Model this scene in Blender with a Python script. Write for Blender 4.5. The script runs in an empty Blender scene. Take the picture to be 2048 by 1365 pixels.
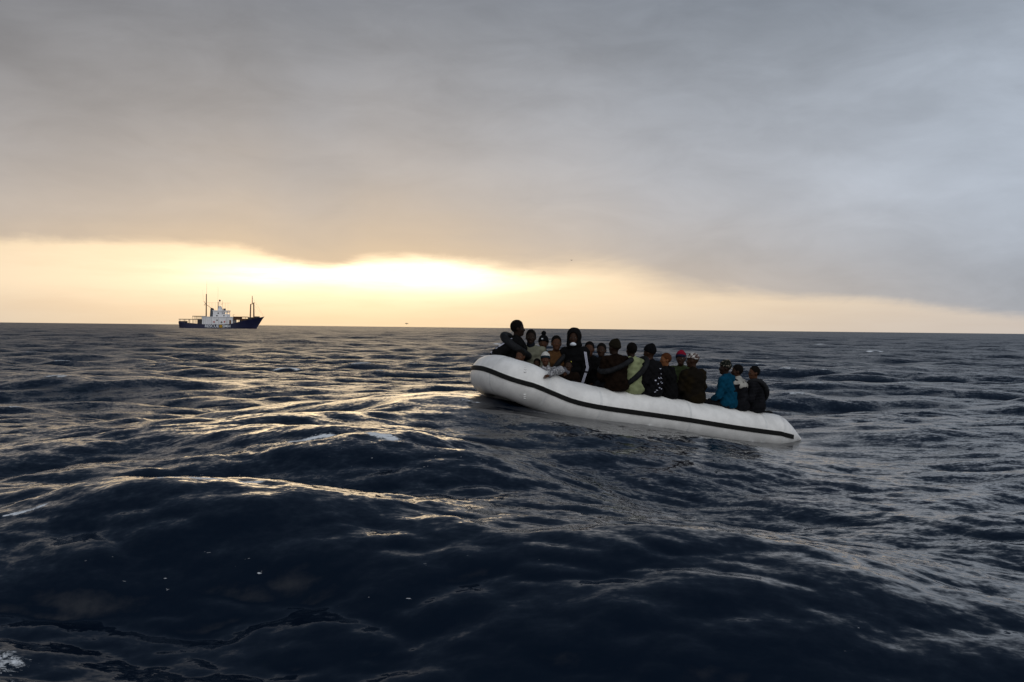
import bpy, bmesh, math, random
import numpy as np
from mathutils import Vector, Matrix
R = math.radians
random.seed(5); rng = np.random.default_rng(11)
S = bpy.context.scene
C = S.collection

# ------------------------------------------------------------------ camera
EYE = Vector((0.0, 0.0, 2.0))
F = 1991.0                                   # focal length in pixels of a 2048 px wide picture
PITCH, ROLL = math.atan(26.0 / F), math.atan(23.0 / 2048.0)
cam = bpy.data.objects.new('camera', bpy.data.cameras.new('camera')); C.objects.link(cam)
cam.data.sensor_width = 36.0; cam.data.lens = 36.0 * F / 2048.0
cam.data.clip_start = 0.1; cam.data.clip_end = 30000
CR = (Matrix.Rotation(R(90) - PITCH, 3, 'X') @ Matrix.Rotation(ROLL, 3, 'Z'))
cam.matrix_world = Matrix.Translation(EYE) @ CR.to_4x4()
S.camera = cam
def at(px, py, D):
    """The point seen at pixel (px, py) of the 2048 x 1365 photograph, D metres ahead."""
    d = CR @ Vector(((px - 1024.0) / F, -(py - 682.5) / F, -1.0))
    return EYE + d * (D / d.y)

# ------------------------------------------------------------------ node expressions
class X:
    """A node socket (or number) that builds Math nodes through operators."""
    nt = None
    def __init__(s, v): s.v = v
    @staticmethod
    def m(op, *a, clamp=False):
        n = X.nt.nodes.new('ShaderNodeMath'); n.operation = op; n.use_clamp = clamp
        for i, q in enumerate(a):
            q = q.v if isinstance(q, X) else q
            if isinstance(q, (int, float)): n.inputs[i].default_value = q
            else: X.nt.links.new(q, n.inputs[i])
        return X(n.outputs[0])
    def __add__(s, o): return X.m('ADD', s, o)
    __radd__ = __add__
    def __sub__(s, o): return X.m('SUBTRACT', s, o)
    def __rsub__(s, o): return X.m('SUBTRACT', o, s)
    def __mul__(s, o): return X.m('MULTIPLY', s, o)
    __rmul__ = __mul__
    def __truediv__(s, o): return X.m('DIVIDE', s, o)
def xexp(a): return X.m('POWER', math.e, a)
def gauss(a, c, w): q = (a - c) / w; return xexp(q * q * -1.0)
def xsat(a): return X.m('ADD', a, 0.0, clamp=True)
def sstep(a, lo, hi):
    n = X.nt.nodes.new('ShaderNodeMapRange'); n.interpolation_type = 'SMOOTHSTEP'
    for i, q in ((0, a), (1, lo), (2, hi)):
        q = q.v if isinstance(q, X) else q
        if isinstance(q, (int, float)): n.inputs[i].default_value = q
        else: X.nt.links.new(q, n.inputs[i])
    n.inputs[3].default_value = 0; n.inputs[4].default_value = 1
    return X(n.outputs[0])
def vec(x, y, z):
    n = X.nt.nodes.new('ShaderNodeCombineXYZ')
    for i, q in enumerate((x, y, z)):
        q = q.v if isinstance(q, X) else q
        if isinstance(q, (int, float)): n.inputs[i].default_value = q
        else: X.nt.links.new(q, n.inputs[i])
    return X(n.outputs[0])
def noise(v, scale, detail=4, rough=0.55, col=False, dist=0.0):
    n = X.nt.nodes.new('ShaderNodeTexNoise')
    if v is not None: X.nt.links.new(v.v, n.inputs['Vector'])
    n.inputs['Scale'].default_value = scale; n.inputs['Detail'].default_value = detail
    n.inputs['Roughness'].default_value = rough; n.inputs['Distortion'].default_value = dist
    return X(n.outputs[1 if col else 0])
def mixc(f, a, b):
    n = X.nt.nodes.new('ShaderNodeMix'); n.data_type = 'RGBA'; n.clamp_factor = True
    for i, q in ((0, f), (6, a), (7, b)):
        q = q.v if isinstance(q, X) else q
        if isinstance(q, (int, float)): n.inputs[i].default_value = q
        elif isinstance(q, (tuple, list)): n.inputs[i].default_value = (*q[:3], 1)
        else: X.nt.links.new(q, n.inputs[i])
    return X(n.outputs[2])
def vop(op, a, b=None, scale=None):
    n = X.nt.nodes.new('ShaderNodeVectorMath'); n.operation = op
    for i, q in enumerate((a, b)):
        if q is None: continue
        if isinstance(q, (tuple, list)): n.inputs[i].default_value = q
        else: X.nt.links.new(q.v, n.inputs[i])
    if scale is not None:
        q = scale.v if isinstance(scale, X) else scale
        if isinstance(q, (int, float)): n.inputs['Scale'].default_value = q
        else: X.nt.links.new(q, n.inputs['Scale'])
    return X(n.outputs[0])

# ------------------------------------------------------------------ sky: cloud deck over a clear evening band
SUN_AZ, SUN_EL = -9.8, 3.4                  # degrees; azimuth to the right of +Y
W = bpy.data.worlds.new('World'); S.world = W; W.use_nodes = True
nt = W.node_tree; nt.nodes.clear(); X.nt = nt
tc = nt.nodes.new('ShaderNodeTexCoord')
sep = nt.nodes.new('ShaderNodeSeparateXYZ'); nt.links.new(tc.outputs['Generated'], sep.inputs[0])
dx, dy, dz = (X(o) for o in sep.outputs)
az = X.m('ARCTAN2', dx, dy) * (180 / math.pi)
el = X.m('ARCSINE', dz) * (180 / math.pi)
sky = nt.nodes.new('ShaderNodeTexSky'); sky.sky_type = 'NISHITA'; sky.sun_disc = False
sky.sun_elevation = R(SUN_EL); sky.sun_rotation = R(SUN_AZ); sky.air_density = 1.0; sky.dust_density = 2.5
skyc = X(sky.outputs[0])
flat = vec(az * 0.055, el * 0.22, 0.0)                        # streaky clouds near the horizon
n1 = noise(flat, 1.3, 5, 0.55); n2 = noise(vec(az * 0.10, el * 0.75, 3.0), 1.0, 5, 0.6)
n3 = noise(vec(az * 0.045, el * 0.10, 7.0), 1.0, 4, 0.55, dist=0.3)
n4 = noise(vec(az * 0.16, el * 0.42, 11.0), 1.0, 7, 0.62, dist=0.5)
edge = 4.2 - sstep(az, -16.0, -11.2) * 0.95 + sstep(az, -10.6, -8.0) * 0.50 - sstep(az, -7.0, 3.0) * 0.95 - sstep(az, 3.0, 10.0) * 1.1 - sstep(az, 17.0, 30.0) * 1.2 + (n2 - 0.5) * 0.9 + (n4 - 0.5) * 1.0
above = el - edge
deck = sstep(above, -0.18, gauss(az, 6.0, 6.0) * 1.6 + 0.55)
near = gauss(az, SUN_AZ + 1.0, 26.0)                          # towards the hidden sun
# clear band: pale gold, hottest just under the edge of the deck
lo = mixc(near, (0.56, 0.51, 0.48), (0.89, 0.70, 0.455))
band = mixc(sstep(el, 0.0, 2.6) * near, lo, (0.96, 0.79, 0.56))
hot = (gauss(az, -13.6, 3.8) * gauss(el, 2.95, 0.6) * 1.0 + gauss(az, -5.2, 5.0) * gauss(el, 3.0, 0.75) * 1.3 + gauss(az, SUN_AZ, 12.0) * gauss(el, 2.6, 1.5) * 0.22)
streak = xsat((n2 - 0.33) * 2.6)
hotc = vop('SCALE', X(vec(1.0, 0.90, 0.68).v), scale=hot * (streak * 0.75 + 0.4))
dim = mixc(xsat((0.55 - n2) * 2.0) * 0.5, (1, 1, 1), (0.86, 0.80, 0.76))
band = vop('ADD', vop('MULTIPLY', band, dim), hotc)
band = vop('ADD', band, vop('SCALE', skyc, scale=0.006))
# cloud deck: grey, warmed from below near the sun, darkened overhead out of view
side = sstep(az, -30.0, 34.0)
grey = mixc(side, (0.258, 0.268, 0.292), (0.335, 0.38, 0.445))
grey = vop('SCALE', grey, scale=(n3 - 0.5) * 0.75 + 1.0)
grey = vop('SCALE', grey, scale=(n1 - 0.5) * 0.22 + (n4 - 0.5) * 0.45 + 0.93 + gauss(el, 7.5, 5.0) * 0.38)
grey = mixc(sstep(dz, 0.21, 0.52), grey, (0.075, 0.105, 0.155))      # unseen sky overhead, darkened to keep the near water dark
back = sstep(dy * -1.0 + dx * 0.25, -0.25, 0.95)                # unseen sky behind the viewer, brightened to light the boat's side
grey = mixc(back, grey, (1.0, 1.02, 1.05))
warm_lit = xexp(above * -0.21) * near
deckc = mixc(xsat(warm_lit * 0.95), grey, (0.84, 0.625, 0.40))
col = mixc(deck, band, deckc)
below = sstep(el, -0.6, -0.05)
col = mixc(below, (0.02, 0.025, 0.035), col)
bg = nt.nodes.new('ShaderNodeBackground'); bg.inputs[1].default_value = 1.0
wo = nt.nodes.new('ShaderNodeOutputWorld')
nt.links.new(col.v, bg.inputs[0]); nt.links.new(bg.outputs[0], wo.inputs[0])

sun = bpy.data.objects.new('sun', bpy.data.lights.new('sun', 'SUN')); C.objects.link(sun)
sun.data.energy = 0.12; sun.data.angle = R(20); sun.data.color = (1.0, 0.74, 0.42)
sd = Vector((math.sin(R(SUN_AZ)) * math.cos(R(SUN_EL)), math.cos(R(SUN_AZ)) * math.cos(R(SUN_EL)), math.sin(R(SUN_EL))))
sun.rotation_euler = sd.to_track_quat('Z', 'Y').to_euler()

S.view_settings.view_transform = 'Standard'; S.view_settings.look = 'None'
S.view_settings.exposure = 0.0; S.view_settings.gamma = 1.0; S.view_settings.use_curve_mapping = False
S.render.engine = 'CYCLES'
S.cycles.use_denoising = True
S.cycles.max_bounces = 6; S.cycles.caustics_reflective = False; S.cycles.caustics_refractive = False

# ------------------------------------------------------------------ materials
MATS = {}
def mat(name, col, rough=0.8, metal=0.0, spec=0.5, vary=0.12, scale=9.0, bump=0.0, bscale=60.0, col2=None, sheen=0.0, thr=0.42):
    """Procedural material: base colour broken up by noise, optional second colour and fine relief."""
    if name in MATS: return MATS[name]
    m = bpy.data.materials.new(name); m.use_nodes = True
    t = m.node_tree; X.nt = t
    p = t.nodes['Principled BSDF']
    tcn = t.nodes.new('ShaderNodeTexCoord'); ob = X(tcn.outputs['Object'])
    n = noise(ob, scale, 5, 0.6)
    c2 = col2 if col2 else tuple(max(0, c * (1 - 2.2 * vary)) for c in col)
    c = mixc(sstep(n, thr if col2 else 0.3, thr + 0.12 if col2 else 0.7), tuple(min(1, q * (1 + vary)) for q in col), c2)
    t.links.new(c.v, p.inputs['Base Color'])
    rr = noise(ob, scale * 2.3, 3) * 0.2 + (rough - 0.1)
    t.links.new(rr.v, p.inputs['Roughness'])
    p.inputs['Metallic'].default_value = metal; p.inputs['Specular IOR Level'].default_value = spec
    if sheen: p.inputs['Sheen Weight'].default_value = sheen
    if bump:
        b = t.nodes.new('ShaderNodeBump'); b.inputs['Strength'].default_value = bump; b.inputs['Distance'].default_value = 0.01
        t.links.new(noise(ob, bscale, 4).v, b.inputs['Height']); t.links.new(b.outputs[0], p.inputs['Normal'])
    MATS[name] = m
    return m
M_TUBE = mat('white_pvc', (0.80, 0.79, 0.77), 0.42, vary=0.07, scale=3.5, col2=None, bump=0.10, bscale=9)
M_STRIPE = mat('black_rubber_strip', (0.008, 0.008, 0.008), 0.7, spec=0.15, vary=0.1)
M_RUBBER = mat('inner_tube_rubber', (0.014, 0.015, 0.017), 0.65, spec=0.08, vary=0.2, scale=14, bump=0.1)
M_FLOOR = mat('boat_floor', (0.06, 0.06, 0.065), 0.8)
M_WOOD = mat('transom_wood', (0.12, 0.07, 0.035), 0.7, bump=0.2)

# ------------------------------------------------------------------ mesh helpers
def obj(name, me, m, parent=None, smooth=True):
    o = bpy.data.objects.new(name, me); C.objects.link(o)
    if m: me.materials.append(m)
    if smooth and len(me.polygons): me.polygons.foreach_set('use_smooth', np.ones(len(me.polygons), bool))
    if parent: o.parent = parent
    return o
def empty(name, loc=(0, 0, 0), rotz=0.0):
    o = bpy.data.objects.new(name, None); C.objects.link(o)
    o.location = loc; o.rotation_euler = (0, 0, rotz); o.empty_display_size = 0.1
    return o
def tag(o, label, cat, group=None, kind=None):
    o['label'] = label; o['category'] = cat
    if group: o['group'] = group
    if kind: o['kind'] = kind
    return o
def pydata(verts, faces, name='m'):
    me = bpy.data.meshes.new(name); me.from_pydata([tuple(v) for v in verts], [], faces); me.update(); return me
def np_mesh(V, Q, name='m'):
    """Mesh from numpy verts and quads."""
    me = bpy.data.meshes.new(name)
    me.vertices.add(len(V)); me.vertices.foreach_set('co', V.astype(np.float32).ravel())
    k = Q.shape[1]
    me.loops.add(Q.size); me.loops.foreach_set('vertex_index', Q.astype(np.int32).ravel())
    me.polygons.add(len(Q)); me.polygons.foreach_set('loop_start', np.arange(0, Q.size, k, dtype=np.int32))
    me.update(calc_edges=True)
    return me
class MB:
    """Collects boxes, bars and tubes for ONE part."""
    def __init__(s): s.bm = bmesh.new()
    def box(s, c, d, rot=None):
        mt = Matrix.Translation(c) @ (rot.to_4x4() if rot else Matrix()) @ Matrix.Diagonal((d[0], d[1], d[2], 1))
        bmesh.ops.create_cube(s.bm, size=1, matrix=mt); return s
    def bar(s, a, b, r1, r2=None, n=8):
        a, b = Vector(a), Vector(b); d = b - a
        mt = Matrix.Translation((a + b) / 2) @ d.to_track_quat('Z', 'Y').to_matrix().to_4x4()
        bmesh.ops.create_cone(s.bm, cap_ends=True, segments=n, radius1=r1, radius2=r1 if r2 is None else r2, depth=d.length, matrix=mt); return s
    def ball(s, c, r, sc=(1, 1, 1), n=2):
        mt = Matrix.Translation(c) @ Matrix.Diagonal((sc[0], sc[1], sc[2], 1))
        bmesh.ops.create_icosphere(s.bm, subdivisions=n, radius=r, matrix=mt); return s
    def ring(s, c, R1, r, axis=(0, 1, 0), nu=20, nv=8):
        q = Vector(axis).to_track_quat('Z', 'Y')
        V = []
        for i in range(nu):
            a = 2 * math.pi * i / nu
            for j in range(nv):
                b = 2 * math.pi * j / nv
                V.append(s.bm.verts.new(Vector(c) + q @ Vector(((R1 + r * math.cos(b)) * math.cos(a), (R1 + r * math.cos(b)) * math.sin(a), r * math.sin(b)))))
        for i in range(nu):
            for j in range(nv):
                s.bm.faces.new((V[i * nv + j], V[(i + 1) % nu * nv + j], V[(i + 1) % nu * nv + (j + 1) % nv], V[i * nv + (j + 1) % nv]))
        return s
    def prism(s, pts, y0, y1):
        """Polygon in the XZ plane extruded from y0 to y1."""
        a = [s.bm.verts.new((p[0], y0, p[1])) for p in pts]; b = [s.bm.verts.new((p[0], y1, p[1])) for p in pts]
        s.bm.faces.new(a); s.bm.faces.new(b[::-1])
        for i in range(len(pts)):
            j = (i + 1) % len(pts); s.bm.faces.new((a[i], b[i], b[j], a[j]))
        return s
    def build(s, name, m, parent=None, smooth=False, bevel=0.0):
        bmesh.ops.recalc_face_normals(s.bm, faces=s.bm.faces)
        if bevel: bmesh.ops.bevel(s.bm, geom=s.bm.edges[:], offset=bevel, segments=2, affect='EDGES', profile=0.6)
        me = bpy.data.meshes.new(name); s.bm.to_mesh(me); s.bm.free()
        return obj(name, me, m, parent, smooth)
def sweep(path, radii, nv=20, closed=False, up=Vector((0, 0, 1)), flat=None):
    """Tube mesh along a path of Vectors; radii per point; flat(i, angle) may scale the radius."""
    V, Fc, n = [], [], len(path)
    for i in range(n):
        a = path[(i - 1) % n] if (closed or i > 0) else path[i]
        b = path[(i + 1) % n] if (closed or i < n - 1) else path[i]
        t = (b - a).normalized(); s = t.cross(up).normalized(); u = s.cross(t)
        for j in range(nv):
            an = 2 * math.pi * j / nv
            r = radii[i] * (flat(i, an) if flat else 1.0)
            V.append(path[i] + s * (math.cos(an) * r) + u * (math.sin(an) * r))
    for i in range(n if closed else n - 1):
        for j in range(nv):
            k = (i + 1) % n
            Fc.append((i * nv + j, i * nv + (j + 1) % nv, k * nv + (j + 1) % nv, k * nv + j))
    if not closed:
        Fc.append(tuple(range(nv))); Fc.append(tuple((n - 1) * nv + j for j in reversed(range(nv))))
    return V, Fc

# ------------------------------------------------------------------ the boat's line (needed by the water too)
TR = 0.33                                     # tube radius
nodes_px = [(1066, 775), (1090, 785), (1125, 799), (1160, 808), (1200, 815), (1250, 822), (1300, 829), (1350, 836), (1400, 844), (1450, 852), (1500, 859), (1546, 865)]
def dist_at(px): return 1.0 / (0.0634 + (0.0553 - 0.0634) * (px - 1000) / 600.0)
near_pts = [at(x, y, dist_at(x)) for x, y in nodes_px]
fore, aft = near_pts[0], near_pts[-1]
hd = (fore - aft); hd.z = 0; hd.normalize()    # heading
far_dir = Vector((hd.y, -hd.x, 0)); far_dir = far_dir if far_dir.y > 0 else -far_dir
BW = 1.38                                     # between the two tube centre lines
def catmull(P, k):
    out = []
    for i in range(len(P) - 1):
        a, b, c, d = P[max(i - 1, 0)], P[i], P[i + 1], P[min(i + 2, len(P) - 1)]
        for j in range(k):
            t = j / k
            out.append(0.5 * ((2 * b) + (c - a) * t + (2 * a - 5 * b + 4 * c - d) * t * t + (3 * b - a - 3 * c + d) * t ** 3))
    out.append(P[-1]); return out
near_line = catmull(near_pts, 5)
bowrise = 0.17
def bow_arc():
    out = []
    c = fore + far_dir * (BW / 2)
    for i in range(1, 24):
        a = math.pi * i / 24
        s_ = math.sin(a)
        out.append(c - far_dir * (BW / 2 * math.cos(a)) + hd * (0.37 * s_ ** 0.8) + Vector((0, 0, bowrise * s_ ** 0.8)))
    return out
far_line = [p + far_dir * BW for p in near_line]
boat_base = aft - Vector((0, 0, TR))

# ------------------------------------------------------------------ the sea
def ctrl():
    P = []
    def w(px, py, D): v = at(px, py, D); P.append((v.x, v.y, v.z))
    for px, py in ((965, 806), (1030, 812), (1090, 824), (1150, 833), (1250, 842), (1340, 853), (1450, 874), (1520, 884), (1590, 882)):   # waterline
        w(px, py, dist_at(px) - 0.1)
    for (x, y, z) in list(P): P.append((x - 0.8, y + 1.7, z + 0.02))
    # the crest that lifts the bow and runs off to the left
    for px, py, D in ((900, 784, 16.8), (780, 791, 17.0), (600, 803, 17.0), (420, 824, 16.5), (220, 850, 15.5), (30, 880, 14.5)): w(px, py, D)
    for px, py, D in ((850, 815, 14.6), (700, 822, 14.2), (520, 835, 13.6), (300, 862, 12.8), (90, 900, 12.0)): w(px, py, D)
    # crest with a foamy top in the middle distance
    for px, py, D in ((560, 884, 11.0), (640, 858, 11.2), (720, 858, 11.0), (800, 882, 10.6), (900, 908, 10.2), (1000, 952, 9.5), (1120, 1010, 8.7)): w(px, py, D)
    # trough behind the nearest crest, then that crest
    for x, y, z in ((-3.2, 9.6, 0.50), (-1.8, 9.5, 0.48), (-0.6, 9.0, 0.46), (-4.5, 9.4, 0.5)): P.append((x, y, z))
    for px, py, D in ((-150, 1075, 7.4), (20, 1040, 7.6), (200, 1006, 7.9), (360, 990, 8.1), (500, 978, 8.1), (620, 1000, 7.8), (760, 1045, 7.3), (880, 1090, 6.8)): w(px, py, D)
    # dark face and trough under the camera
    for x, y, z in ((-3, 6.2, 0.18), (-2.2, 6.0, 0.12), (-1.0, 5.6, 0.10), (0, 5.0, 0.10), (-1.5, 4.2, 0.05), (0, 3.5, 0.1), (1.2, 4.6, 0.12), (2.4, 4.8, 0.05), (-3.5, 4.5, 0.1)): P.append((x, y, z))
    # crest at lower right
    for px, py, D in ((1130, 1085, 6.9), (1260, 1072, 7.0), (1380, 1080, 6.9), (1480, 1135, 6.4), (1560, 1190, 6.0)): w(px, py, D)
    for x, y, z in ((1.2, 9.6, 0.26), (2.4, 9.0, 0.16), (0.6, 11.5, 0.44), (2.0, 12.5, 0.42), (3.5, 13, 0.24), (1.9, 14.6, 0.50), (3.3, 15.2, 0.27), (0.8, 13.6, 0.56), (4.4, 16.0, 0.10), (3.6, 9.5, 0.12), (4.4, 7.2, 0.08), (6, 11, 0.15), (6, 15.5, 0.0), (8, 18, 0.12), (9, 13, 0.2)): P.append((x, y, z))
    for x, y, z in ((-3, 22, 0.0), (0.5, 22.5, 0.15), (4, 23, 0.0), (-7, 22, 0.05)): P.append((x, y, z))
    return np.array(P)
CP = ctrl(); ZM = 0.12
def kern(A, B): return np.exp(-(((A[:, None, 0] - B[None, :, 0]) / 2.3) ** 2 + ((A[:, None, 1] - B[None, :, 1]) / 1.45) ** 2))
WT = np.linalg.solve(kern(CP, CP) + 0.03 * np.eye(len(CP)), CP[:, 2] - ZM)
def swell(Pxy):
    out = np.zeros(len(Pxy))
    sel = np.where((Pxy[:, 1] > -3) & (Pxy[:, 1] < 32) & (np.abs(Pxy[:, 0]) < 20))[0]
    for i in range(0, len(sel), 60000):
        s = sel[i:i + 60000]; out[s] = kern(Pxy[s], CP) @ WT
    return out
def band_tile(lmax, slope, wind, spread, seed):
    """One octave of wind waves as a periodic tile: height and the horizontal pull towards the crests."""
    g = np.random.default_rng(seed); N = 256; L = 22.0 * lmax
    k1 = 2 * np.pi * np.fft.fftfreq(N, L / N); kx, ky = np.meshgrid(k1, k1, indexing='ij')
    k = np.hypot(kx, ky); k[0, 0] = 1e-6; lam = 2 * np.pi / k
    th = np.arctan2(ky, kx) - wind
    amp = np.where((lam <= lmax) & (lam > lmax / 2), 1.0, 0.0) * k ** -2.0 * (np.abs(np.cos(th)) ** spread + 0.04)
    sp = amp * (g.normal(size=(N, N)) + 1j * g.normal(size=(N, N)))
    h = np.fft.ifft2(sp).real
    ex = np.fft.ifft2(-1j * kx / k * sp).real; ey = np.fft.ifft2(-1j * ky / k * sp).real
    gx = np.fft.ifft2(1j * kx * sp).real; gy = np.fft.ifft2(1j * ky * sp).real
    s = slope / np.sqrt((gx ** 2 + gy ** 2).mean())
    return L, h * s, ex * s, ey * s
def samp(T, L, P):
    N = T.shape[0]; u = P[:, 0] / L * N; v = P[:, 1] / L * N
    i = np.floor(u).astype(int); j = np.floor(v).astype(int); fu, fv = u - i, v - j
    i0, i1, j0, j1 = i % N, (i + 1) % N, j % N, (j + 1) % N
    return T[i0, j0] * (1 - fu) * (1 - fv) + T[i1, j0] * fu * (1 - fv) + T[i0, j1] * (1 - fu) * fv + T[i1, j1] * fu * fv
def smooth(a, lo, hi): t = np.clip((a - lo) / (hi - lo), 0, 1); return t * t * (3 - 2 * t)

def build_sea():
    fine = np.linspace(R(-36), R(36), 640)
    lft = -np.geomspace(R(36.4), math.pi, 46)[::-1]; rgt = np.geomspace(R(36.4), math.pi, 46)
    A = np.concatenate([lft[1:], fine, rgt])           # the two ends meet behind the camera
    D = np.concatenate([[1.0, 1.6, 2.2, 2.8], np.geomspace(3.3, 420, 1040), np.geomspace(424, 850, 90), np.geomspace(880, 16000, 40)])
    aa, dd = np.meshgrid(A, D, indexing='ij')
    P = np.stack([np.sin(aa) * dd, np.cos(aa) * dd], -1).reshape(-1, 2)
    dist = dd.ravel(); nA, nD = len(A), len(D)
    gap = np.gradient(D)[None, :].repeat(nA, 0).ravel()
    z = np.zeros(len(P)); off = np.zeros_like(P); chop = np.zeros(len(P)); jac = np.zeros(len(P))
    sw = swell(P)
    nearw = np.exp(-((P[:, 0] / 13.0) ** 2 + ((P[:, 1] - 10) / 12.0) ** 2) ** 2)   # where the swell is laid out by hand
    bands = [(26.0, 0.026, 1.75, 6, 1), (13.0, 0.042, 1.35, 4, 2), (6.5, 0.060, 1.9, 3, 3), (3.2, 0.095, 1.3, 2.5, 4),
             (1.6, 0.115, 1.75, 2, 5), (0.8, 0.115, 1.5, 1.6, 6), (0.4, 0.115, 1.2, 1.4, 7), (0.2, 0.085, 1.6, 1.2, 8)]
    # calmer water close under the boat's side
    seg = np.array([[p.x, p.y] for p in near_line[::6] + far_line[::6]])
    dmin = np.full(len(P), 9.0)
    cand = np.where((P[:, 1] > 12) & (P[:, 1] < 24) & (np.abs(P[:, 0] - 2) < 8))[0]
    dmin[cand] = np.sqrt(((P[cand, None, :] - seg[None]) ** 2).sum(-1)).min(1)
    calm = 1 - 0.68 * np.exp(-(dmin / 2.6) ** 2)
    for lmax, slope, wind, spread, seed in bands:
        L, h, ex, ey = band_tile(lmax, slope, wind, spread, seed)
        vis = 1 - smooth(gap, lmax * 0.09, lmax * 0.24)
        keep = 1.0 - nearw * (0.95 if lmax > 20 else 0.80 if lmax > 10 else 0.45 if lmax > 5 else 0.22 if lmax > 2 else 0.08)
        keep = keep * (1 + (0.45 if 1 < lmax < 20 else 0.0) * smooth(dist, 24, 60)) * (1 - (0.22 if lmax < 4 else 0) * nearw * smooth(P[:, 0], -1, 2))
        a = vis * keep * calm
        z += a * samp(h, L, P)
        ch = 1.45 if lmax > 1 else 1.1
        off[:, 0] += ch * a * samp(ex, L, P); off[:, 1] += ch * a * samp(ey, L, P)
        chop += ((1 - vis) * slope) ** 2
        jac += a * samp(h, L, P) / lmax * 18
    z += ZM * np.exp(-(dist / 45.0) ** 2) + sw
    # hollow out the water inside the boat
    Q = P + off
    e1 = np.array([hd.x, hd.y]); e2 = np.array([far_dir.x, far_dir.y]); o0 = np.array([aft.x, aft.y])
    u = (Q - o0) @ e1; v = (Q - o0) @ e2; Lb = (fore - aft).to_2d().length
    inside = (u > -0.2) & (u < Lb + 0.10) & (v > 0.05) & (v < BW - 0.05)
    ul = np.clip(u / Lb, 0, 1)
    zs = np.interp(ul, np.linspace(0, 1, len(near_line)), [p.z for p in near_line[::-1]])
    z = np.where(inside, np.minimum(z, zs - TR - 0.10), z)
    # earth's curve is left out; sea sinks a hair with distance to keep a clean horizon
    V = np.concatenate([np.c_[Q, z], [[0, 0, ZM + 0.05]]])
    ii = np.arange(nA)
    a = (ii[:, None] * nD + np.arange(nD - 1)[None]).ravel()
    b = (((ii + 1) % nA)[:, None] * nD + np.arange(nD - 1)[None]).ravel()
    Qd = np.stack([a, b, b + 1, a + 1], 1)[:, ::-1]
    me = np_mesh(V, np.ascontiguousarray(Qd[:, ::-1]), 'water')
    # foam: on the hand-laid crests, a few breaking caps far off, flecks in streaks
    foam = np.zeros(len(P))
    def crest(pts, wx, amt):
        nonlocal foam
        pts = np.array([[p.x, p.y] for p in pts])
        dm = np.full(len(P), 99.0)
        c = np.where((np.abs(P[:, 0] - pts[:, 0].mean()) < 6 + np.ptp(pts[:, 0])) & (np.abs(P[:, 1] - pts[:, 1].mean()) < 4 + np.ptp(pts[:, 1])))[0]
        for k in range(len(pts) - 1):
            p, q = pts[k], pts[k + 1]; d = q - p
            t = np.clip(((P[c] - p) @ d) / (d @ d), 0, 1)
            dm[c] = np.minimum(dm[c], np.hypot(*(P[c] - p - t[:, None] * d).T))
        foam = np.maximum(foam, amt * np.exp(-(dm / wx) ** 2))
    crest([at(585, 872, 10.9), at(640, 857, 11.1), at(725, 862, 10.9), at(780, 880, 10.6)], 0.11, 1.0)
    crest([at(320, 950, 8.0), at(430, 940, 8.05), at(510, 938, 8.0)], 0.075, 0.95)
    crest([at(30, 985, 7.7), at(110, 965, 7.8)], 0.06, 0.8)
    crest([at(-20, 1210, 5.6), at(15, 1240, 5.5)], 0.14, 0.66)
    for x0, x1, y, D_ in ((984, 1004, 676, 118), (978, 1000, 688, 72), (1618, 1668, 687, 150), (1455, 1480, 693, 120), (1085, 1112, 669, 230), (30, 120, 711, 62), (-10, 60, 771, 32), (1315, 1345, 690, 115), (1545, 1600, 736, 48), (1735, 1760, 700, 100), (560, 600, 742, 44)):
        crest([at(x0, y, D_), at((x0 + x1) / 2, y - 1, D_ * 1.01), at(x1, y, D_)], 0.0045 * D_, 0.98)
    crest([at(925, 805, 15.7), at(955, 802, 15.6)], 0.12, 0.62)
    crest([at(1500, 883, 17.4), at(1590, 884, 18.0)], 0.12, 0.72)
    crest([at(x_, y_, dist_at(x_) - 0.36) for x_, y_ in ((1060, 818), (1150, 833), (1250, 842), (1340, 853), (1450, 874), (1530, 886))], 0.07, 0.60)
    crest([at(1560, 1040, 8.2), at(1630, 1046, 8.1)], 0.04, 0.66)
    far = samp(*(lambda T: (T[1], T[0]))(band_tile(26.0, 0.055, 1.75, 6, 1)), P)
    caps = (jac > np.quantile(jac[(dist > 35) & (dist < 300)], 0.9985)) & (dist > 24) & (dist < 420)
    foam = np.maximum(foam, caps * 0.72)
    at_f = me.attributes.new('foam', 'FLOAT', 'POINT'); at_f.data.foreach_set('value', np.append(foam, 0).astype(np.float32))
    at_c = me.attributes.new('chop', 'FLOAT', 'POINT'); at_c.data.foreach_set('value', np.append(np.sqrt(chop), 0).astype(np.float32))
    at_k = me.attributes.new('calm', 'FLOAT', 'POINT'); at_k.data.foreach_set('value', np.append(calm, 1).astype(np.float32))
    return me
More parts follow.
